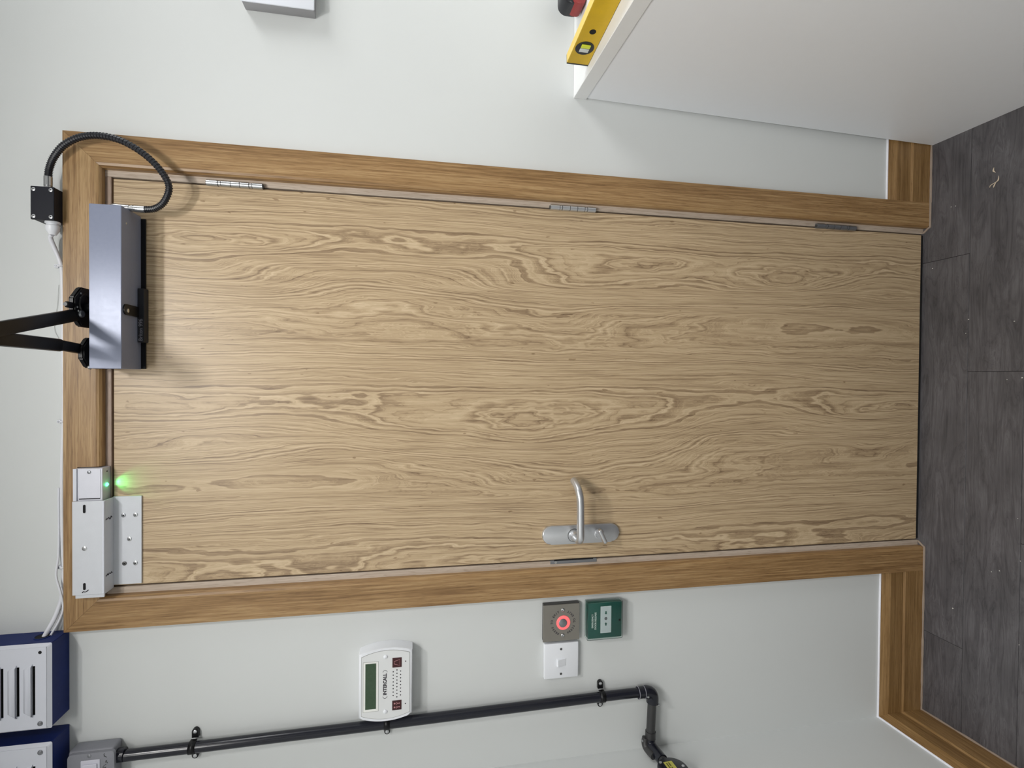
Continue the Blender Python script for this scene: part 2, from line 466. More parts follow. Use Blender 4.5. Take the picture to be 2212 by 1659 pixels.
skirting('baseboard_right', [lambda p: (AO, p[0], p[1]), lambda p: (XR, p[0], p[1])], M['skirt_x'],
         line((AO, -.002, HB+.001), (XR, -.002, HB+.001), 2), line((AO, -.0195, .0008), (1.1, -.0195, .0008), 30))

# ---------------- door set
ZT = 2.0905; AWD = .067
AP = [(0, 0), (0, -.018), (.0585, -.018), (.0635, -.0165), (.067, -.012), (.067, 0)]
dr = thing('door_1', None, None, (0, 0, 0), kind='structure')
leaf = obj('door_leaf', box(nb(), -DW, DW, 0.0, .044, DZ0, DZ1, .0008, 1), M['door_face'], dr)
obj('door_gap_strip', box(nb(), -DW+.001, DW-.001, .0012, .034, .0004, .0075), M['dark_void'], dr)  # dark strip filling the gap below the leaf
for s in (-1, 1):
    obj('frame_lining', box(nb(), *(sorted((s*LN, s*.4515))), 0.0, .13, 0, LT+.024, .001, 1), M['lining_z'], dr)
    obj('door_stop', box(nb(), *(sorted((s*(LN-.014), s*LN))), .046, .075, 0, LT), M['lining_z'], dr)
obj('frame_head', box(nb(), -.4276, .4276, 0.0, .13, LT, LT+.024, .001, 1), M['lining_x'], dr)
obj('door_stop', box(nb(), -.412, .412, .046, .075, LT-.014, LT), M['lining_x'], dr)
for s, nme, n_ in ((1, 'right', 1), (-1, 'left', 2)):
    tr = sweep_profile(nb(), AP, [lambda p, s=s: (s*(AO-p[0]), p[1], .0012), lambda p, s=s: (s*(AO-p[0])-s*.0002, p[1], ZT-p[0]-.0004)])
    o = obj('trim_%d' % n_, tr, M['oak_z'], kind='structure')
    obj('sealant_bead', tube(nb(), line((s*AO+s*.001, -.0195, .0010), (s*(AO-.067), -.0195, .0010), 6)+line((s*(AO-.068), -.015, .001), (s*(AO-.078), -.001, .001), 4), .0028, 8), M['sealant'], o, True)
NX0, NX1, NZ = -.4300, -.1712, 2.0655                          # notch cut in the head for the magnet
cutw = ZT-NZ
AP2 = [(0, 0), (0, -.018), (cutw, -.018), (cutw, 0)]
bm = nb()
sweep_profile(bm, AP, [lambda p: (AO-p[0]-.0002, p[1], ZT-p[0]), lambda p: (NX1, p[1], ZT-p[0])])
sweep_profile(bm, AP2, [lambda p: (NX1, p[1], ZT-p[0]), lambda p: (NX0, p[1], ZT-p[0])])
sweep_profile(bm, AP, [lambda p: (NX0, p[1], ZT-p[0]), lambda p: (-AO+p[0]+.0002, p[1], ZT-p[0])])
obj('trim_3', bm, M['oak_x'], kind='structure')

# hinges: three parts of the door, each with its knuckles
for i, (z0, z1, mt) in enumerate(((1.7170, 1.8294, 'bright_hinge'), (.9615, 1.0755, 'satin_steel'), (.2265, .3465, 'dull_steel'))):
    x = .4275; r = .0062; y = -.0055
    h = obj('hinge', box(nb(), x-.0045, x+.0075, -.0014, .0006, z0+.001, z1-.001), M[mt], dr, label=('bright polished hinge, topmost of three', 'satin steel hinge at mid height', 'dull steel hinge near the floor')[i])
    L = z1-z0; cuts = [0, .19, .245, .41, .57, .74, .795, 1.0]
    for a, b_ in zip(cuts, cuts[1:]):
        thin = (b_-a) < .08
        bm = nb(); cyl(bm, (x, y, z0+a*L+.0006), (x, y, z0+b_*L-.0006), r*(1.06 if not thin else .95), seg=20)
        obj('knuckle', bm, M[mt], h, True)
    obj('hinge_pin', cyl(nb(), (x, y, z0-.0012), (x, y, z1+.0012), r*.6, seg=12), M['screw_dark'], h, True)
# strike plate on the left lining
st = obj('strike_plate', box(nb(), -.4345, -.4255, -.0012, .02, .9475, 1.0655, .0004, 1), M['dull_steel'], dr)
obj('screw', lathe(nb(), (-.4305, -.0010, 1.052), (0, -1, 0), [(0, .0032), (.0008, .003), (.0008, 0)], 12), M['screw'], st, True)
obj('strike_opening', box(nb(), -.4270, -.4238, -.0016, .018, .957, 1.056), M['dark_void'], st)

# lever handle on its long plate
HX = -.3622
hd = obj('door_handle', prism(nb(), rrect(HX-.0225, HX+.0225, .8915, 1.0875, .0222, 8), 0.0, -.0085, bev=.003), M['satin_steel'], dr, True)
lp = [(HX-.002, -.006, 1.0085), (HX-.003, -.030, 1.0085), (HX-.003, -.046, 1.0085), (HX+.003, -.0555, 1.0085), (HX+.014, -.058, 1.0085), (HX+.05, -.058, 1.009), (HX+.085, -.058, 1.0095), (HX+.103, -.0565, 1.0105), (HX+.118, -.049, 1.012), (HX+.128, -.036, 1.0135), (HX+.134, -.020, 1.0145)]
obj('lever', tube(nb(), spline(lp, 7), .0088, 18), M['satin_steel'], hd, True)
obj('lever_rose', lathe(nb(), (HX-.002, -.008, 1.0085), (0, -1, 0), [(0, .0150), (.0022, .0150), (.0022, .0132), (.010, .0125), (.018, .0095), (.018, 0)], 28), M['satin_steel'], hd, True)
obj('rose_gap', lathe(nb(), (HX-.002, -.0083, 1.0085), (0, -1, 0), [(0, .0163), (.0006, .0163), (.0006, 0)], 28), M['screw_dark'], hd, True)
tn = obj('thumbturn', lathe(nb(), (HX-.001, -.008, .945), (0, -1, 0), [(0, .0125), (.003, .0125), (.004, .0105), (.014, .0095), (.014, 0)], 24), M['satin_steel'], hd, True)
bm = nb(); box(bm, -.0185, .0185, -.0100, .0070, -.0050, .0050, .0035, 3)
bmesh.ops.transform(bm, matrix=Matrix.Translation((HX-.001, -.0265, .944)) @ Matrix.Rotation(math.radians(-26), 4, 'Y'), verts=bm.verts)
obj('turn_grip', bm, M['satin_steel'], tn, True)

# ================================================================ DOOR CLOSER
dc = thing('door_closer', 'silver grey box door closer with two black arms at the top of the door', 'door closer', (.188, 0, 1.9548))
obj('housing', box(nb(), .0290, .3472, -.0800, -.0045, 1.9548, 2.0108, .0010, 1), M['closer'], dc)
obj('mounting_plate', box(nb(), .0300, .3430, -.0046, -.0003, 1.9466, 2.0060, .0004, 1), M['black_steel'], dc)
sb = obj('sensor_block', box(nb(), .0848, .1962, -.0200, -.0003, 1.9425, 1.9546, .0010, 1), M['black_plastic'], dc)
obj('lettering', text_bm('Briton 996', .0105, .0875, 1.9485, -.0201, 'LEFT', .00015, bold=.0001), M['print_dim'], sb)
bm = nb(); prism(bm, [(.1362, -.019), (.1362, -.066)] + [(.1467+.0105*math.cos(a), -.066+.0095*math.sin(a)) for a in [PI+k*PI/8 for k in range(1, 8)]] + [(.1572, -.066), (.1572, -.019)], 1.9520, 1.9547, axis='z')
tb = obj('bracket_tab', bm, M['black_steel'], dc)
obj('screw', lathe(nb(), (.1447, -.062, 1.9520), (0, 0, -1), [(0, .0042), (.0012, .0040), (.0018, .002), (.0018, 0)], 14), M['screw'], tb, True)
obj('screw', lathe(nb(), (.3170, -.062, 1.9548), (0, 0, -1), [(0, .0022), (.0006, .0020), (.0006, 0)], 12), M['screw'], dc, True)
# pivot heads: eight-sided black castings on top of the housing
def octo(cx, cy, r, z0, z1, sq=1.0):
    pts = [(cx+r*math.cos(PI/8+k*PI/4), cy+sq*r*math.sin(PI/8+k*PI/4)) for k in range(8)]
    bm = nb(); prism(bm, pts, z0, z1, axis='z'); bmesh.ops.bevel(bm, geom=[e for e in bm.edges], offset=.0025, segments=2, affect='EDGES'); return bm
ph = obj('pivot_head', octo(.1500, -.0415, .0420, 2.0350, 2.0460), M['black_steel'], dc, True)
obj('spindle', cyl(nb(), (.150, -.042, 2.010), (.150, -.042, 2.036), .011, seg=20), M['black_steel'], dc, True)
obj('rib_ring', lathe(nb(), (.156, -.045, 2.0350), (0, 0, -1), [(0, .022), (.0025, .021), (.0025, .017), (.0003, .016), (.0003, 0)], 20), M['black_steel'], ph, True)
obj('spindle_nut', cyl(nb(), (.1360, -.060, 2.0350), (.1360, -.060, 2.0315), .0075, .0065, seg=14), M['dull_steel'], ph, True)
bm = nb(); box(bm, .1440, .1560, -.0960, -.070, 2.0370, 2.0440, .003, 3)
lg = obj('clamp_lug', bm, M['black_steel'], ph, True)
obj('screw', cyl(nb(), (.150, -.0955, 2.0405), (.150, -.0985, 2.0405), .0036, seg=12), M['screw_dark'], lg, True)
for px, py in ((.148, -.071), (.141, -.068), (.166, -.062), (.176, -.060)):
    obj('rivet', lathe(nb(), (px, py, 2.0350), (0, 0, -1), [(0, .0022), (.0010, .0018), (.0012, 0)], 10), M['silver' if px < .145 else 'dull_steel'], ph, True)
ph2 = obj('pivot_head', octo(.0605, -.0330, .0325, 2.0290, 2.0400), M['black_steel'], dc, True)
obj('fixing_shoe', box(nb(), .030, .092, -.0300, -.0185, 2.0135, 2.040, .003, 2), M['black_steel'], dc, True)
def bar(p0, p1, w, h, bev=.0015):
    p0, p1 = Vector(p0), Vector(p1); d = (p1-p0); L = d.length; d.normalize()
    bm = nb(); box(bm, 0, L, -w/2, w/2, -h/2, h/2, bev, 2)
    sd = Vector((0, 0, 1)).cross(d).normalized(); upv = d.cross(sd)
    Mx = Matrix((d, sd, upv)).transposed().to_4x4(); Mx.translation = p0
    bmesh.ops.transform(bm, matrix=Mx, verts=bm.verts); return bm
EL = Vector((.0745, -.312, 2.0400))
obj('main_arm', bar((.1365, -.052, 2.0390), EL + Vector((.0, -.01, -.001)), .0240, .0075, .003), M['black_steel'], dc, True)
obj('link_arm', bar((.0715, -.108, 2.0420), EL + Vector((.0, 0, .010)), .0235, .0110, .004), M['black_steel'], dc, True)
obj('link_rod', bar((.0660, -.030, 2.0385), (.0718, -.112, 2.0415), .0200, .0100, .004), M['black_steel'], dc, True)
obj('elbow_pivot', lathe(nb(), EL + Vector((0, 0, -.010)), (0, 0, 1), [(0, .012), (.002, .014), (.028, .014), (.030, .010), (.030, 0)], 20), M['black_steel'], dc, True)
obj('screw', lathe(nb(), (.0315, -.0745, 2.0108), (0, 0, 1), [(0, .0045), (.0030, .0042), (.0036, 0)], 14), M['silver'], dc, True)

# ================================================================ MAGNETIC LOCK AND ITS BRACKET
ml = thing('magnetic_lock', 'silver magnetic lock body with glowing green light under the door head', 'lock', (-.205, -.001, 2.0140))
obj('body', box(nb(), -.4260, -.1727, -.0295, -.0004, 2.0140, 2.0640, .0008, 1), M['anodised'], ml)
obj('face_plate', box(nb(), -.2330, -.1745, -.0303, -.0294, 2.0180, 2.0560), M['anodised'], ml)
obj('top_flange', box(nb(), -.2372, -.1727, -.0325, -.0290, 2.0590, 2.0655, .0004, 1), M['cover_white'], ml)
obj('end_gap', box(nb(), -.2348, -.2330, -.0300, -.0290, 2.0180, 2.0560), M['dark_void'], ml)
screw(ml, -.1800, -.0303, 2.0375, .0035, 'dull_steel')
obj('indicator_light', lathe(nb(), (-.2085, -.0150, 2.0142), (0, 0, -1), [(0, .0036), (.0018, .0034), (.0034, .0018), (.0036, 0)], 16), M['led_green'], ml, True)
obj('screw_hole', lathe(nb(), (-.1815, -.0135, 2.0141), (0, 0, -1), [(0, .0018), (.0003, .0018), (.0003, 0)], 12), M['dark_void'], ml)
ll = bpy.data.lights.new('indicator_glow', 'SPOT'); ll.color = (.04, 1.0, .22); ll.energy = .10; ll.spot_size = math.radians(88); ll.spot_blend = .6; ll.shadow_soft_size = .0025
lo = bpy.data.objects.new('indicator_glow', ll); COL.objects.link(lo); lo.location = (-.2080, -.0150, 2.0090)
lo.rotation_euler = Vector((0.0, .024, -.040)).to_track_quat('-Z', 'Y').to_euler()

zb = thing('armature_bracket', 'silver folded metal bracket screwed to the top left door corner', 'bracket', (-.33, 0, 1.9545))
obj('door_plate', box(nb(), -.4210, -.2365, -.0042, -.0002, 1.9545, 2.0080, .0005, 1), M['bracket_alu'], zb)
obj('shelf', box(nb(), -.4265, -.2372, -.0345, -.0040, 2.0062, 2.0092, .0004, 1), M['bracket_alu'], zb)
fp = obj('front_plate', box(nb(), -.4262, -.2372, -.0375, -.0345, 2.0062, 2.0640, .0005, 1), M['bracket_alu'], zb)
obj('lip', box(nb(), -.4250, -.2380, -.0386, -.0374, 2.0068, 2.0102, .0004, 1), M['cover_white'], zb)
obj('lower_lip', box(nb(), -.4330, -.4262, -.0365, -.0330, 2.0075, 2.0590, .0004, 1), M['bracket_alu'], zb)
for x0, x1 in ((-.2610, -.2440), (-.4160, -.4020)):
    obj('slot', prism(nb(), rrect(x0, x1, 2.0400, 2.0446, .0022, 4), -.0374, -.0379), M['dark_void'], fp)
obj('screw', lathe(nb(), (-.3322, -.0374, 2.0422), (0, -1, 0), [(0, .0046), (.0005, .0045), (.0012, .003), (.0009, 0)], 16), M['silver'], fp, True)
for (x, z, mt) in ((-.2761, 1.9882, 'dull_steel'), (-.2760, 1.9656, 'silver'), (-.3262, 1.9770, 'silver'), (-.3772, 1.9865, 'screw_dark'), (-.3775, 1.9657, 'silver')):
    sc = screw(zb, x, -.0042, z, .0044, mt)
    obj('drive_recess', lathe(nb(), (x, -.0052, z), (0, -1, 0), [(0, .0016), (.0003, .0015), (.0003, 0)], 8), M['dark_void'], sc)
def squiggle(parent, x, y0, y1, z, seed, r=.0009, sc_=.003, name='dark_squiggle', wall=False):
    rn = random.Random(seed); pts = []
    for i in range(9):
        s = i/8
        pts.append((x+rn.uniform(-1, 1)*sc_, y0+(y1-y0)*s, z))
    return obj(name, tube(nb(), spline(pts, 3), r, 5), M['ink'], parent)
squiggle(zb, -.2760, -.0335, -.0120, 2.0060, 3); squiggle(zb, -.3900, -.0335, -.0110, 2.0060, 7)  # dark wavy lines along the underside of the shelf
obj('dark_squiggle', tube(nb(), spline([(-.4215, -.0377, 2.0460), (-.4190, -.0377, 2.0440), (-.4200, -.0377, 2.0410), (-.4180, -.0377, 2.0370), (-.4160, -.0377, 2.0350)], 3), .0009, 5), M['ink'], zb)

# ================================================================ JUNCTION BOX, FLEX AND CABLES ABOVE THE DOOR
jb = thing('junction_box', 'small black junction box with four screws above the door head', 'junction box', (.352, 0, 2.088))
obj('enclosure', box(nb(), .3208, .3850, -.0400, -.0002, 2.0908, 2.1300, .0015, 2), M['box_black'], jb)
obj('lid', box(nb(), .3195, .3845, -.0450, -.0398, 2.0896, 2.1300, .0012, 2), M['box_black'], jb)
for x in (.3255, .3780):
    for z in (2.0950, 2.1245):
        s_ = screw(jb, x, -.0450, z, .0036, 'satin_steel'); obj('drive_recess', lathe(nb(), (x, -.0460, z), (0, -1, 0), [(0, .0013), (.0004, .0012), (.0004, 0)], 8), M['dark_void'], s_)
gl = obj('cable_gland', lathe(nb(), (.3208, -.026, 2.1030), (-1, 0, 0), [(0, .0125), (.004, .0125), (.004, .0100), (.006, .0098), (.008, .0115), (.017, .0112), (.021, .0085), (.026, .0060), (.026, 0)], 12), M['white_plastic'], jb, True)
fc = thing('flexible_conduit', 'black braided flexible conduit looping from junction box to door closer', 'conduit', (.40, -.03, 1.92))
fp_ = [(.4076, -.03, 2.1084), (.4263, -.032, 2.1048), (.4484, -.036, 2.0936), (.4704, -.042, 2.0725), (.4852, -.048, 2.0411), (.4893, -.052, 2.0066), (.4816, -.055, 1.9669), (.4595, -.055, 1.9273), (.4297, -.055, 1.8972), (.3986, -.052, 1.8825), (.3694, -.048, 1.8926), (.3545, -.046, 1.9104), (.3515, -.045, 1.9302)]
raw = spline(fp_, 40)
obj('braided_sleeve', tube(nb(), raw, lambda i: .0059 + (.0009 if (i//3) % 2 else -.0003), 12), M['black_plastic'], fc)
for pts in (((.3845, -.030, 2.1085), (.3990, -.030, 2.1085)),):
    obj('ferrule', lathe(nb(), pts[0], (1, 0, 0), [(0, .0070), (.004, .0070), (.004, .0060), (.006, .0060), (.006, .0072), (.024, .0072), (.024, 0)], 16), M['silver'], fc, True)
obj('ferrule', lathe(nb(), (.3515, -.045, 1.9290), (.0008, 0, .045), [(0, .0068), (.018, .0068), (.018, .0058), (.021, .0058), (.021, .0066), (.024, .0066), (.024, .0056), (.028, .0056), (.028, .0066), (.045, .0066), (.045, 0)], 16), M['silver'], fc, True)
obj('elbow_fitting', tube(nb(), spline([(.3522, -.045, 1.972), (.3530, -.045, 1.985), (.3475, -.045, 1.992)], 5), .0066, 12), M['silver'], fc, True)

cb = [(.2960, -.026, 2.1045), (.2900, -.022, 2.1095), (.2690, -.012, 2.1070), (.2400, -.006, 2.1000), (.2100, -.0055, 2.0975), (.1300, -.005, 2.0966), (.0629, -.005, 2.0968), (-.0300, -.005, 2.0955), (-.1063, -.0055, 2.0970), (-.1816, -.006, 2.0985), (-.2571, -.006, 2.0988), (-.3400, -.006, 2.0975), (-.3860, -.0055, 2.0962), (-.4371, -.008, 2.0990), (-.4745, -.013, 2.1075), (-.5040, -.021, 2.1190), (-.5140, -.024, 2.1230)]
obj('power_cable', tube(nb(), spline(cb, 6), .0042, 10), M['cable_white'], None, True, label='thick white cable run along the top of the door head into blue box', cat='cable', at=(0, 0, 2.097))
tcb = [(-.2150, -.003, 2.1070), (-.2500, -.0025, 2.1075), (-.3053, -.0025, 2.1070), (-.3560, -.0060, 2.1065), (-.3900, -.0160, 2.1045), (-.4200, -.0185, 2.0965), (-.4450, -.0160, 2.0930), (-.4640, -.0150, 2.0935), (-.4860, -.0170, 2.1005), (-.5050, -.020, 2.1095), (-.5130, -.022, 2.1125)]
obj('bell_wire', tube(nb(), spline(tcb, 6), .0021, 8), M['cable_white'], None, True, label='thin white wire curving beside the thick cable at the blue box', cat='cable', at=(-.35, 0, 2.10))
for i, (x, z) in enumerate(((.2370, 2.1000), (-.0790, 2.0962), (-.3774, 2.0965))):
    c_ = thing('cable_clip', ('white nail clip on the cable below the black junction box', 'white nail clip on the cable near the middle of the door head', 'white nail clip on the cable above the lock bracket')[i], 'clip', (x, 0, z), group='nail clips holding the white cable')
    bm = nb(); tube(bm, [(x+dx, -.0055+.0056*math.cos(a)*-1, z+.0056*math.sin(a)) for dx in (0,) for a in [(-.5+k/10*1.3)*PI for k in range(11)]], .0021, 8)
    obj('saddle', bm, M['cable_white'], c_, True)
    obj('nail_block', box(nb(), x-.0035, x+.0035, -.0085, -.0004, z+.0045, z+.0115, .0010, 2), M['cable_white'], c_, True)
    obj('nail', lathe(nb(), (x, -.0085, z+.0085), (0, -1, 0), [(0, .0019), (.0010, .0018), (.0010, 0)], 10), M['dull_steel'], c_, True)
obj('cobweb', tube(nb(), spline([(.200, -.0015, 2.107), (.165, -.0015, 2.109), (.140, -.0015, 2.112), (.122, -.0015, 2.115), (.105, -.0015, 2.114), (.098, -.0015, 2.111), (.090, -.0018, 2.107)], 6), .00028, 4), M['line_grey'], None, label='thin grey strand of cobweb on the wall above the door closer', cat='cobweb', at=(.14, 0, 2.11))

# ================================================================ BLUE POWER SUPPLY BOXES (top left)
def psu(x1, x0, z0, lab, label, missing):
    ztop = z0+.235; y = -.055
    t_ = thing('power_supply_box', label, 'box', ((x0+x1)/2, 0, z0), group='blue steel boxes left of the door head')
    bm = nb(); box(bm, x0, x1, y, -.0003, z0, ztop, .0012, 1)
    obj('steel_case', bm, M['blue_paint'], t_)
    # folded cover with louvre openings
    cx0, cx1, cz0, cz1, cy = x0-.002, x1+.001, z0-.0010, ztop+.002, y-.0065
    lv = []
    zz = z0+.0260
    while zz < ztop-.03: lv.append(zz); zz += .0265
    lx0, lx1 = x0+.0300, x1-.0400
    bm = nb(); c = .0045
    # faceted sloping rim
    A = rrect(cx0, cx1, cz0, cz1, .003, 2); B = rrect(cx0+.0055, cx1-.0055, cz0+.0065, cz1-.0055, .004, 2)
    va = [bm.verts.new((p[0], y-.0002, p[1])) for p in A]; vb = [bm.verts.new((p[0], cy, p[1])) for p in B]
    n = len(A)
    for i in range(n): bm.faces.new((va[i], va[(i+1) % n], vb[(i+1) % n], vb[i]))
    obj('cover_rim', bm, M['cover_white'], t_)
    bm = nb(); edges = [cz0+.0062] + [v for q in lv for v in (q-.0022, q+.0032)] + [cz1-.0052]
    X0, X1 = cx0+.0052, cx1-.0052
    for a, b_ in zip(edges[0::2], edges[1::2]): box(bm, lx0, lx1, cy-.0006, cy+.0012, a, b_)
    box(bm, X0, lx0, cy-.0006, cy+.0012, edges[0], edges[-1]); box(bm, lx1, X1, cy-.0006, cy+.0012, edges[0], edges[-1])
    cv = obj('cover_plate', bm, M['cover_white'], t_)
    for q in lv:   # raised half-round hood over each opening
        bm = nb(); k = 6; rows_ = []
        for i in range(k+1):
            a = PI/2*i/k
            zz_, yy_ = q+.0175-.0150*math.sin(a)*1.0, cy-.0004-.0060*(1-math.cos(a))
            ins = .010*(1-math.sin(a))*0+.006*(1-math.sin(a))
            rows_.append([(lx0+ins, yy_, zz_), (lx1-ins, yy_, zz_)])
        r0 = [[bm.verts.new(p) for p in r] for r in rows_]
        for a, b_ in zip(r0, r0[1:]): bm.faces.new((a[0], a[1], b_[1], b_[0]))
        for sidx, xx in ((0, lx0), (1, lx1)):
            e = bm.verts.new((xx + (-.004 if sidx == 0 else .004), cy-.0005, q+.0025))
            for a, b_ in zip(r0, r0[1:]): bm.faces.new((a[sidx], b_[sidx], e))
        ob = obj('louvre', bm, M['cover_white'], t_, True)
        md = ob.modifiers.new('thick', 'SOLIDIFY'); md.thickness = .0007; md.offset = 0
        obj('opening', box(nb(), lx0, lx1, cy+.0030, cy+.0050, q-.0030, q+.0050), M['dark_void'], t_)
    for k, (sx_, sz_) in enumerate(((cx1-.0150, cz0+.0165), (cx0+.0150, cz0+.0165))):
        if missing and k == 0: obj('screw_hole', lathe(nb(), (sx_, cy-.0006, sz_), (0, -1, 0), [(0, .0031), (.0003, .0031), (.0003, 0)], 14), M['dark_void'], t_)
        else: obj('screw', lathe(nb(), (sx_, cy-.0006, sz_), (0, -1, 0), [(0, .0048), (.0012, .0046), (.0030, .0030), (.0034, 0)], 16), M['dull_steel'], t_, True)
    return t_
p1 = psu(-.5098, -.6760, 2.0898, 0, 'blue steel box with white louvred cover nearest the door head', True)
# cable entry knock-out on its right side
obj('knockout', lathe(nb(), (-.5098, -.024, 2.1240), (1, 0, 0), [(0, .0125), (.0006, .0125), (.0006, 0)], 22), M['dark_void'], p1)
obj('knockout_rim', tube(nb(), [(-.5092, -.024+.0130*math.cos(a), 2.1240+.0130*math.sin(a)) for a in [2*PI*k/24 for k in range(25)]], .0009, 6), M['blue_paint'], p1)
p2 = psu(-.7060, -.8700, 2.0898, 1, 'blue steel box with white louvred cover above the grey metal switch, farther from the door', False)

# ================================================================ METAL SWITCH BOX
mb = thing('metal_switch_box', 'grey metal-clad switch box with white rocker under the blue boxes', 'switch', (-.79, 0, 1.99))
obj('back_box', box(nb(), -.8350, -.7450, -.0330, -.0003, 1.9925, 2.0750, .005, 3), M['grey_metal'], mb, True)
obj('front_plate', prism(nb(), rrect(-.8340, -.7470, 1.9880, 2.0720, .007, 5), -.0330, -.0400, bev=.0012), M['grey_metal'], mb, True)
rk = obj('rocker_surround', box(nb(), -.8230, -.7605, -.0412, -.0398, 2.0135, 2.0480, .001, 1), M['rocker'], mb)
obj('rocker', box(nb(), -.8150, -.7680, -.0440, -.0410, 2.0180, 2.0440, .0012, 2), M['rocker'], mb)
screw(mb, -.7525, -.0400, 2.0330, .0034, 'dull_steel')
for k, (zz, xx) in enumerate(((2.0040, -.7520), (2.0020, -.7640), (2.0055, -.7745))):
    rn = random.Random(20+k)
    obj('stamped_mark', tube(nb(), spline([(xx-.005*i/3+rn.uniform(-.002, .002), -.0401, zz+rn.uniform(-.0035, .0035)) for i in range(5)], 3), .0006, 5), M['screw_dark'], mb)

# ================================================================ BLACK CONDUIT RUN
cr = thing('conduit_run', 'black plastic conduit running down the wall left of the door, with bends at its foot', 'conduit', (-.768, 0, .80))
CY = -.0200
cp = [(-.7725, CY, 1.9930), (-.7715, CY, 1.8485), (-.7695, CY, 1.6808), (-.7672, CY, 1.4489), (-.7600, CY, .9401), (-.7598, CY, .8390)]
obj('pipe', tube(nb(), spline(cp, 4), .0113, 20), M['conduit_black'], cr, True)
obj('coupler', tube(nb(), [(-.7700, CY, 1.9920), (-.7700, CY, 1.9780)], .0135, 20), M['conduit_black'], cr, True)
bend = [(-.7600, CY, .8430), (-.7600, CY, .8300), (-.7602, CY, .8225), (-.7630, CY, .8150), (-.7690, CY, .8090), (-.7770, CY, .8065), (-.7860, CY, .8065)]
bm = tube(nb(), spline(bend[:3], 4), .0138, 20)
obj('bend_socket', bm, M['conduit_black'], cr, True)
bb = obj('bend', tube(nb(), spline([(-.7600, CY, .8260), (-.7602, CY, .8200), (-.7635, CY, .8110), (-.7700, CY, .8060), (-.7785, CY, .8045), (-.7880, CY, .8050)], 5), .0150, 20), M['conduit_black'], cr, True)
for zc in (.8435, .8275):
    obj('cement_ring', tube(nb(), [(-.7600+.0143*math.cos(a), CY+.0143*math.sin(a), zc) for a in [2*PI*k/28 for k in range(29)]], .0009, 6), M['print_dim'], cr, True)
for (x, y, z) in ((-.7640, -.0345, .8230), (-.7880, -.0330, .7935)):
    obj('screw', lathe(nb(), (x, y, z), (0, -1, 0), [(-.002, .0030), (.0015, .0028), (.0025, .0012), (.0025, 0)], 12), M['silver'], bb, True)
obj('pipe', tube(nb(), [(-.7860, CY, .8055), (-.8600, CY, .8088), (-.8860, CY, .8100)], .0108, 20), M['conduit_grey'], cr, True, label='short dusty dark grey pipe to the corner')
obj('bend_socket', tube(nb(), [(-.8600, CY, .8088), (-.8800, CY, .8097)], .0128, 20), M['conduit_grey'], cr, True)
# bend in the corner of the room turning onto the left wall
obj('corner_bend', tube(nb(), spline([(-.8760, CY, .8097), (-.8860, CY-.001, .8105), (-.8930, CY-.010, .8100), (-.8945, CY-.026, .8070), (-.8940, CY-.055, .8040)], 5), .0132, 18), M['conduit_black'], cr, True)
obj('bend_cover', tube(nb(), spline([(-.8745, -.0200, .8215), (-.8860, -.0215, .8240), (-.8955, -.0300, .8225), (-.8965, -.0560, .8170)], 5), .0088, 14), M['conduit_grey'], cr, True, label='grey inspection cover on the corner bend')
obj('screw', lathe(nb(), (-.8790, -.0240, .8305), (0, -.4, 1), [(0, .0028), (.0018, .0026), (.0018, 0)], 10), M['silver'], cr, True)
obj('pipe', tube(nb(), [(-.8945, -.062, .8045), (-.8945, -.095, .8030)], .0110, 16), M['conduit_grey'], cr, True)
for i, z in enumerate((1.8500, 1.4490, .9370)):
    xc = (-.7716, -.7673, -.7601)[i]
    c_ = thing('conduit_saddle', ('black conduit saddle, the upper one below the grey metal switch', 'black conduit saddle partly hidden beside the intercom panel', 'black conduit saddle lowest on the pipe, left of the light switch')[i], 'clip', (xc, 0, z), group='black saddles clamping the conduit')
    bm = nb(); pts = [(xc+.0128*math.cos(a), CY-.0128*math.sin(a)) for a in [k*PI/12 for k in range(13)]]
    pts = [(xc+.0128, -.012)] + pts + [(xc-.0128, -.012)]
    A0 = [[bm.verts.new((p[0], p[1], z+s*.0065)) for p in pts] for s in (-1, 1)]
    for k in range(len(pts)-1): bm.faces.new((A0[0][k], A0[0][k+1], A0[1][k+1], A0[1][k]))
    ob = obj('strap', bm, M['black_steel'], c_, True); md = ob.modifiers.new('t', 'SOLIDIFY'); md.thickness = .0012
    for s in (-1, 1):
        bm = nb(); e = xc+s*.0128
        prism(bm, [(e, z-.0065), (e, z+.0065)] + [(e+s*(.0130+.0065*math.sin(a)), z+.0065*math.cos(a)) for a in [k*PI/8 for k in range(9)]] if s > 0 else
                  [(e, z+.0065), (e, z-.0065)] + [(e-(.0130+.0065*math.sin(a)), z-.0065*math.cos(a)) for a in [k*PI/8 for k in range(9)]], -.0005, -.0080)
        obj('foot', bm, M['black_steel'], c_)
        ex = e+s*.0130
        obj('screw', lathe(nb(), (ex, -.0080, z), (0, -1, 0), [(0, .0042), (.0012, .0040), (.0020, .0022), (.0020, 0)], 14), M['satin_steel'], c_, True)
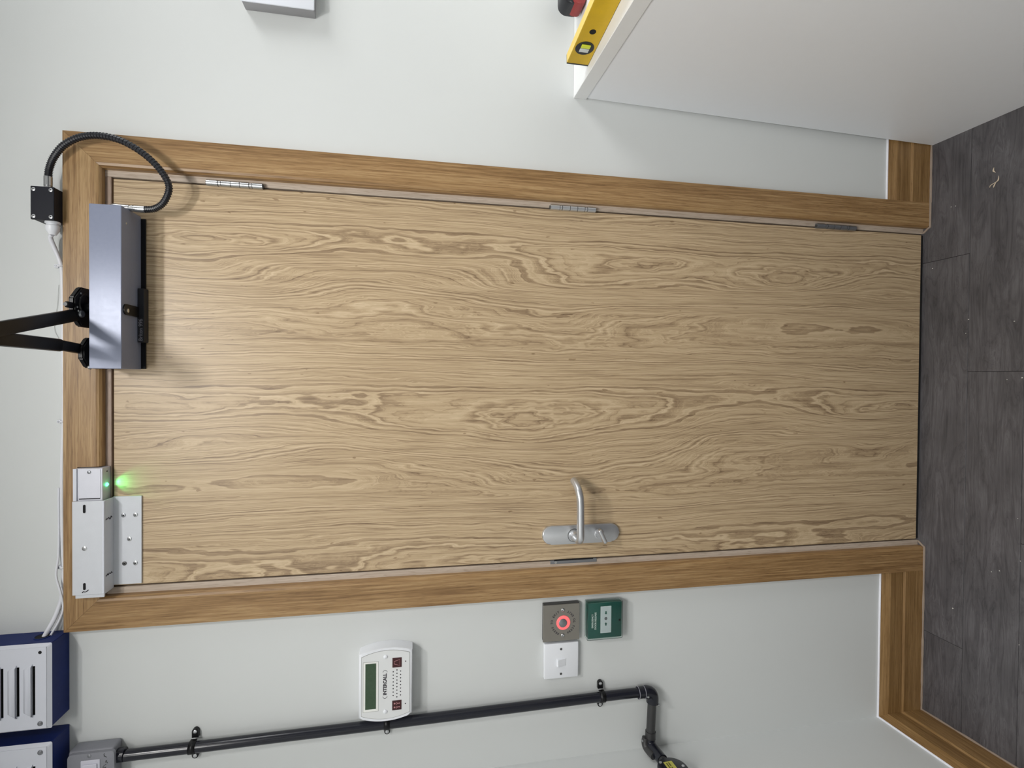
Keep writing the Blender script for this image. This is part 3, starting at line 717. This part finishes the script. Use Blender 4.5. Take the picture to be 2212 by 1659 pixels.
# round box on the left wall
CBY, CBZ = -.118, .799
lwx = LW(CBY)
rb = thing('round_junction_box', 'round black conduit box with yellow warning label on the left wall', 'junction box', (lwx, CBY, CBZ))
obj('box_body', lathe(nb(), (lwx, CBY, CBZ), (1, 0, 0), [(0, .033), (.024, .034), (.024, .036), (.028, .0355), (.0295, .033), (.0295, 0)], 36), M['conduit_black'], rb, True)
obj('spout', cyl(nb(), (-.8945, -.088, .8030), (-.8945, -.103, .8010), .0125, seg=16), M['conduit_grey'], rb, True)
def on_left(pts, x0, x1): 
    return prism(nb(), pts, x0, x1, axis='x')
lx = lwx+.0295
ca, sa = math.cos(math.radians(4)), math.sin(math.radians(4))
def lp2(u, v): return (CBY+u*ca-v*sa, CBZ+u*sa+v*ca)
lb = obj('warning_label', on_left([lp2(-.030, -.008), (lp2(.021, -.008)), lp2(.021, .0135), lp2(-.030, .0135)], lx, lx+.0004), M['label_yellow'], rb, label='yellow label with dark print')
for v, u0, u1 in ((.0075, -.004, .017), (.0020, .006, .0175), (.0020, -.006, .003)):
    obj('print_line', on_left([lp2(u0, v-.0014), lp2(u1, v-.0014), lp2(u1, v+.0014), lp2(u0, v+.0014)], lx+.0004, lx+.0006), M['label_ink'], lb)
for (a, b_) in (((-.022, -.004), (-.012, .001)), ((-.012, .001), (-.012, -.009)), ((-.012, -.009), (-.022, -.004))):
    p, q = lp2(*a), lp2(*b_); obj('warning_triangle', tube(nb(), [(lx+.0005, p[0], p[1]), (lx+.0005, q[0], q[1])], .0005, 4), M['label_ink'], lb)
for (u, v) in ((.024, .021), (-.0, -.027)):
    p = lp2(u*.95, v*.95); obj('screw', lathe(nb(), (lx, p[0], p[1]), (1, 0, 0), [(0, .0036), (.0010, .0034), (.0014, 0)], 12), M['satin_steel'], rb, True)

# ================================================================ INTERCOM PANEL
ic = thing('intercom_panel', 'white nurse call intercom panel with dark screen beside the black conduit', 'intercom', (-.668, 0, 1.393))
def bow(x0, x1, z0, z1, sag_r, sag_l, top=0, n=12):
    pts = []
    for k in range(n+1):
        s = k/n; pts.append((x1 + sag_r*(1-((s-.46)/.5)**2), z0+(z1-z0)*s))
    for k in range(n+1):
        s = 1-k/n; pts.append((x0 - sag_l*(1-((s-.5)/.5)**2), z0+(z1-z0)*s))
    return pts
obj('housing', prism(nb(), bow(-.7400, -.5972, 1.3932, 1.5100, .0105, .0110), 0.0-.0003, -.0350, bev=.004), M['white_plastic'], ic, True)
obj('fascia_line', prism(nb(), bow(-.7355, -.6018, 1.3985, 1.5045, .0100, .0105), -.0349, -.0353), M['line_grey'], ic)
obj('fascia', prism(nb(), bow(-.7347, -.6026, 1.3993, 1.5037, .0100, .0105), -.0350, -.0357), M['panel_plastic'], ic)
y = -.0357
obj('screen_border', box(nb(), -.7267, -.6150, y-.0001, y+.0003, 1.4670, 1.5005), M['line_grey'], ic)
obj('screen_frame', box(nb(), -.7260, -.6157, y-.0003, y+.0003, 1.4677, 1.4998), M['lcd_frame'], ic)
obj('screen', box(nb(), -.7207, -.6190, y-.0006, y, 1.4723, 1.4955), M['lcd'], ic)
obj('lettering', text_bm('INTERCALL', .0102, -.6680, 1.4530, y-.0001, bold=.00035, squeeze=.93), M['ink'], ic)
for s in (-1, 1):
    pts = [(-.6680+s*(.0270+.0045*math.sin(a)), y-.0002, 1.4530+.0046*math.cos(a)) for a in [k*PI/8 for k in range(9)]]
    obj('logo_bracket', tube(nb(), pts, .0004, 5), M['ink'], ic)
dots = nb()
for zz, xa, xb, n in ((1.4352, -.6948, -.6415, 8), (1.4271, -.6988, -.6381, 9), (1.4191, -.6952, -.6413, 8)):
    for k in range(n): lathe(dots, (xa+(xb-xa)*k/(n-1), y, zz), (0, -1, 0), [(0, .0014), (.0002, .0014), (.0002, 0)], 10)
for xx in (-.6201, -.7158): lathe(dots, (xx, y, 1.4082), (0, -1, 0), [(0, .0014), (.0002, .0014), (.0002, 0)], 10)
obj('speaker_holes', dots, M['ink'], ic, kind='stuff')
for xx in (-.6060, -.7290): obj('screw_cap', lathe(nb(), (xx, y, 1.4522), (0, -1, 0), [(0, .0045), (.0016, .0043), (.0026, .003), (.0030, 0)], 18), M['white_plastic'], ic, True)
for k, (xa, xb) in enumerate(((-.6320, -.6102), (-.7280, -.7063))):
    bt = obj('button', box(nb(), xa, xb, y-.0008, y, 1.4168, 1.4372, .0003, 1), M['maroon'], ic, label=('maroon button with bell sign', 'maroon button with two figures sign')[k])
    cx_ = (xa+xb)/2
    if k == 0:
        P_ = [(-.0035, .0060), (.0035, .0060), (.0045, .0020), (.0065, -.0068), (-.0065, -.0068), (-.0045, .0020), (-.0035, .0060)]
        P_ = [(-.0060, .0065), (.0060, .0065), (.0045, -.0010), (.0045, -.0070), (-.0045, -.0070), (-.0045, -.0010), (-.0060, .0065)]
        P_ = [(-.0030, .0060), (.0030, .0060), (.0066, -.0060), (-.0066, -.0060), (-.0030, .0060)]
        obj('sign', tube(nb(), [(cx_+a, y-.0009, 1.4270+b_) for a, b_ in P_], .0005, 4), M['pink_print'], bt)
    else:
        for s in (-1, 1):
            obj('sign', join([tube(nb(), [(cx_+s*.0050, y-.0009, 1.4205), (cx_+s*.0042, y-.0009, 1.4250), (cx_+s*.0068, y-.0009, 1.4285)], .0006, 4), tube(nb(), [(cx_+s*.0018, y-.0009, 1.4280), (cx_+s*.0042, y-.0009, 1.4250), (cx_+s*.0030, y-.0009, 1.4205)], .0006, 4),
                 lathe(nb(), (cx_+s*.0043, y-.0008, 1.4318), (0, -1, 0), [(0, .0019), (.0003, .0019), (.0003, 0)], 10)]), M['pink_print'], bt)

# ================================================================ PRESS TO EXIT BUTTON
eb = thing('exit_button', 'square steel exit button plate with glowing red ring above the white switch', 'button', (-.572, 0, .994))
obj('back_box', box(nb(), -.6165, -.5262, -.0105, -.0003, .9950, 1.0845, .001, 1), M['screw_dark'], eb)
obj('plate', box(nb(), -.6175, -.5290, -.0125, -.0105, .9940, 1.0855, .0006, 2), M['exit_plate'], eb)
EX, EZ = -.5735, 1.0350; y = -.0126
ring = nb(); ns = 40
lathe(ring, (EX, y, EZ), (0, -1, 0), [(0, .0170), (.0010, .0170), (.0018, .0160), (.0018, 0)], ns)
obj('light_ring', ring, M['glow_red'], eb, True)
obj('push_cap', lathe(nb(), (EX, y-.0016, EZ+.0015), (0, -1, 0), [(0, .0105), (.0012, .0105), (.0020, .0092), (.0022, 0)], 30), M['dull_steel'], eb, True)
bms = []
R_ = .0285
for txt, top in (('PRESS TO EXIT', True), ('PRESS TO EXIT', False)):
    n = len(txt); spread = math.radians(128)
    for i, ch in enumerate(txt):
        if ch == ' ': continue
        s = (i/(n-1)-.5)*spread
        if top: a = PI/2 - s; rot = a-PI/2
        else: a = -PI/2 + s; rot = a+PI/2
        bms.append(text_bm(ch, .0072, EX+R_*math.cos(a), EZ+R_*math.sin(a), y, depth=.0001, rot=rot, bold=.0002))
obj('lettering', join(bms), M['ink'], eb)
for xx in (-.5425, -.6040):
    sc = obj('screw', lathe(nb(), (xx, y, EZ+.001), (0, -1, 0), [(0, .0043), (.0012, .0042), (.0022, .0028), (.0020, .0012), (.0010, 0)], 18), M['silver'], eb, True)

# ================================================================ GREEN CALL POINT
cp_ = thing('door_release_point', 'green emergency door release point under a clear cover', 'call point', (-.56, 0, .895))
obj('case', box(nb(), -.6150, -.5275, -.0215, -.0003, .8890, .9755, .002, 2), M['green_box'], cp_, True)
y = -.0217
obj('test_card', box(nb(), -.6022, -.5370, y-.0008, y+.0002, .9165, .9440, .0006, 1), M['white_plastic'], cp_)
for k, xx in enumerate((-.5529, -.5670, -.5806)):
    if k == 1: bm = lathe(nb(), (xx, y-.0007, .9303), (0, -1, 0), [(0, .0038), (.0003, .0038), (.0003, 0)], 18)
    else:
        s = 1 if k == 0 else -1
        bm = prism(nb(), [(xx-s*.0042, .9303), (xx-s*.0008, .9336), (xx-s*.0008, .9320), (xx+s*.0036, .9320), (xx+s*.0036, .9286), (xx-s*.0008, .9286), (xx-s*.0008, .9270)], y-.0008, y-.0012)
    obj('arrow_print' if k != 1 else 'dot_print', bm, M['green_box'] if k != 1 else M['print_dim'], cp_)
obj('lettering', join([text_bm('EMERGENCY', .0060, -.5715, .9640, y-.0001, bold=.00018), text_bm('DOOR RELEASE', .0060, -.5715, .9563, y-.0001, bold=.00018)]), M['white_print'], cp_)
obj('key_hole', lathe(nb(), (-.5734, y, .8945), (0, -1, 0), [(0, .0026), (.0004, .0026), (.0004, 0)], 14), M['dark_void'], cp_)
bm = nb(); box(bm, -.6180, -.5250, -.0260, -.0006, .8870, .9785, .0035, 2)
cvr = obj('clear_cover', bm, M['acrylic'], cp_, True, label='clear hinged plastic cover')
md = cvr.modifiers.new('t', 'SOLIDIFY'); md.thickness = .0012; md.offset = -1

# ================================================================ LIGHT SWITCH
ls = thing('light_switch', 'white square light switch plate with one rocker below the exit button', 'switch', (-.666, 0, .9955))
obj('plate', box(nb(), -.7090, -.6235, -.0125, -.0003, .9955, 1.0815, .0022, 3), M['white_plastic'], ls, True)
bm = nb(); x0, x1, z0, z1 = -.6790, -.6605, 1.0270, 1.0505
hexa(bm, [(x0, -.0122, z0), (x1, -.0122, z0), (x1, -.0122, z1), (x0, -.0122, z1)], [(x0+.001, -.0134, z0+.001), (x1-.001, -.0134, z0+.001), (x1-.001, -.0185, z1-.002), (x0+.001, -.0185, z1-.002)])
obj('rocker', bm, M['white_plastic'], ls)
for xx in (-.6375, -.6978):
    obj('screw', lathe(nb(), (xx, -.0124, 1.0397), (0, -1, 0), [(0, .0030), (.0004, .0030), (.0004, 0)], 14), M['screw_dark'], ls, True)

# ================================================================ WHITE WALL BOX (top right)
wb = thing('white_wall_box', 'white wall-mounted box on the wall high right of the door', 'box', (.90, 0, 1.610))
obj('body', box(nb(), .8045, 1.0400, -.0290, -.0003, 1.6100, 1.7545, .0025, 2), M['wall_box_shaded'], wb, True, label='back box with its shade painted as grey')
obj('lid', box(nb(), .8035, 1.0410, -.0330, -.0288, 1.6085, 1.7560, .0020, 2), M['wall_box_white'], wb, True)

# ================================================================ CABINET AND WORKTOP
def wtx(y): return .6960 + .030*y
cabn = thing('base_cabinet', 'white base cabinet end panel under the worktop at the right', 'cabinet', (.70, -.30, 0))
zt = .9852; bm = nb()
YB = -.640
hexa(bm, [(.6637, -.0225, .0006), (.6560, YB, .0006), (.6820, YB, .0006), (.6860, -.0225, .0006)],
         [(wtx(-.004)+.0005, -.0040, zt), (wtx(YB)+.0005, YB, zt), (.7140, YB, zt), (.7140, -.0040, zt)])
obj('end_panel', bm, M['cabinet'], cabn)
bm = nb(); box(bm, .7160, 1.90, -.600, -.580, .10, zt-.002)
for xx in (1.1, 1.5): pass
obj('door', box(nb(), .7160, 1.2950, -.6220, -.6020, .11, zt-.012, .001, 1), M['cabinet'], cabn)
obj('door', box(nb(), 1.2990, 1.8780, -.6220, -.6020, .11, zt-.012, .001, 1), M['cabinet'], cabn)
obj('carcass', box(nb(), .7150, 1.8800, -.6000, -.0250, .10, zt-.001), M['cabinet'], cabn)
obj('plinth', box(nb(), .7150, 1.8800, -.5600, -.5450, .0006, .10), M['cabinet'], cabn)
bm.free()
bm = nb(); zw0, zw1 = .9856, 1.0180
hexa(bm, [(wtx(0)-.001, -.0005, zw0), (wtx(-.66)-.001, -.66, zw0), (1.9, -.66, zw0), (1.9, -.0005, zw0)], [(wtx(0)-.001, -.0005, zw1), (wtx(-.66)-.001, -.66, zw1), (1.9, -.66, zw1), (1.9, -.0005, zw1)])
bmesh.ops.bevel(bm, geom=bm.edges[:], offset=.0008, segments=1, affect='EDGES')
obj('worktop', bm, M['worktop'], None, label='white laminate worktop on the base cabinet carrying the yellow level', cat='worktop', at=(.70, -.0005, zw0))

# ================================================================ SPIRIT LEVEL
lv_o = Vector((.7105, -.1060, 1.0184)); ang = math.atan2(.724-.7108, .2946-.1057)
lvl = thing('spirit_level', 'yellow spirit level lying on the white worktop near the wall', 'spirit level', lv_o)
Ml = Matrix.Translation(lv_o) @ Matrix.Rotation(ang, 4, 'Z')
def loc(bm): bmesh.ops.transform(bm, matrix=Ml, verts=bm.verts); return bm
HL, WLv, LL = .0485, .0200, .62
bm = nb(); box(bm, 0, WLv, -LL, -.0022, .0002, HL, .0009, 1); loc(bm)
obj('rail', bm, M['level_yellow'], lvl)
obj('top_edge', loc(box(nb(), .0003, WLv-.0003, -LL, -.0026, HL-.0002, HL+.0006)), M['level_yellow_top'], lvl)
obj('end_cap', loc(box(nb(), -.0003, WLv+.0003, -.0042, .0004, 0, HL+.0005, .0006, 1)), M['black_plastic'], lvl)
def disc_x(yc, zc, r, x0, x1, mat, name, par, seg=26): return obj(name, loc(cyl(nb(), (x0, yc, zc), (x1, yc, zc), r, seg=seg)), mat, par, True)
vw = disc_x(-.0540, .0255, .0198, .0004, -.0006, M['black_plastic'], 'vial_window', lvl, 30)
obj('vial', loc(box(nb(), -.0030, -.0004, -.0655, -.0555, .0150, .0350, .0012, 2)), M['vial'], vw, True, label='yellow-green vial')
obj('vial_bed', loc(box(nb(), -.0022, -.0004, -.0530, -.0430, .0150, .0350, .0010, 2)), M['vial_clear'], vw, True)
obj('hang_hole', loc(cyl(nb(), (.0004, -.1020, .0245), (-.0004, -.1020, .0245), .0068, seg=24)), M['dark_void'], lvl)

# ================================================================ TAPE MEASURE behind the level
tm = thing('hand_tool', 'black and red rounded tool behind the yellow level on the white worktop', 'tool', (.86, -.075, 1.018))
bm = prism(nb(), rrect(.8570, .9290, 1.0186, 1.0720, .020, 6), -.045, -.0900, bev=.006)
obj('case', bm, M['black_plastic'], tm, True)
bm = prism(nb(), rrect(.8535, .8800, 1.0200, 1.0490, .012, 6), -.052, -.0960, bev=.004)
obj('grip', bm, M['tape_red'], tm, True, label='dull red grip')

# ================================================================ DEBRIS ON THE FLOOR
def strip(pts, w):
    bm = nb(); P_ = spline(pts, 5); rowsv = []
    for i, p in enumerate(P_):
        s = i/(len(P_)-1); ww = w*math.sin(PI*min(max(s, .06), .94))
        rowsv.append((bm.verts.new((p.x, p.y-ww, p.z)), bm.verts.new((p.x, p.y+ww, p.z+.0006))))
    for a, b_ in zip(rowsv, rowsv[1:]): bm.faces.new((a[0], a[1], b_[1], b_[0]))
    return bm
sh = obj('wood_shaving', join([strip([(.5180, -.1900, .0010), (.5060, -.1915, .0050), (.5010, -.1850, .0080), (.4990, -.1760, .0060), (.4960, -.1700, .0010)], .0022),
     strip([(.5420, -.1790, .001), (.5330, -.1800, .004), (.5280, -.1840, .002)], .0016), strip([(.5050, -.1850, .0010), (.4980, -.1820, .0030), (.4930, -.1790, .0012)], .0014)]), M['shaving'], None, label='curled pale wood shaving on the grey floor near the cabinet', cat='shaving', at=(.515, -.183, .0006))
md = sh.modifiers.new('t', 'SOLIDIFY'); md.thickness = .0004
cr_ = [(.1764, -.1258), (.1414, -.1196), (.1609, -.2298), (.0230, -.2166), (.0275, -.2484), (.4773, -.0878), (.4787, -.0758), (-.4478, -.1904), (-.4388, -.2087), (-.3024, -.2447), (-.4002, -.2521), (-.5775, -.0999), (-.5965, -.2528), (.3260, -.0285)]
bm = nb(); bmesh.ops.create_icosphere(bm, subdivisions=1, radius=.0017)
for v in bm.verts: v.co *= random.uniform(.7, 1.25)
for v in bm.verts: v.co.z = v.co.z*.6+.001
c0 = obj('plaster_crumb', bm, M['crumb'], None, label='tiny white plaster crumb on the grey plank floor', cat='crumb', group='plaster crumbs scattered on the floor')
for i, (a, b_) in enumerate(cr_):
    o = c0 if i == 0 else c0.copy()
    if i: COL.objects.link(o)
    o.location = (a, b_, .0002); s = random.uniform(.6, 1.25); o.scale = (s, s*random.uniform(.7, 1.2), s); o.rotation_euler.z = random.uniform(0, 6)

# ================================================================ CEILING LIGHT FITTINGS (above the frame), the third an added fill
for i, (lc, sz, p_, c_) in enumerate(LAMPS):
    t_ = thing('ceiling_or_fill_light', ('square ceiling light panel above the door', 'square ceiling light panel to the right of the door', 'added square fill light panel behind the viewpoint')[i], 'light', (lc[0], lc[1], CEIL-.024))
    a, b_ = sz[0]/2+.012, sz[1]/2+.012
    bm = nb(); x, yv = lc[0], lc[1]
    box(bm, x-a-.012, x+a+.012, yv-b_-.012, yv-b_, CEIL-.024, CEIL-.0005); box(bm, x-a-.012, x+a+.012, yv+b_, yv+b_+.012, CEIL-.024, CEIL-.0005)
    box(bm, x-a-.012, x-a, yv-b_, yv+b_, CEIL-.024, CEIL-.0005); box(bm, x+a, x+a+.012, yv-b_, yv+b_, CEIL-.024, CEIL-.0005)
    obj('frame', bm, M['white_plastic'], t_)
    obj('diffuser', box(nb(), x-a+.001, x+a-.001, yv-b_+.001, yv+b_-.001, CEIL-.020, CEIL-.014), M['diffuser'], t_)
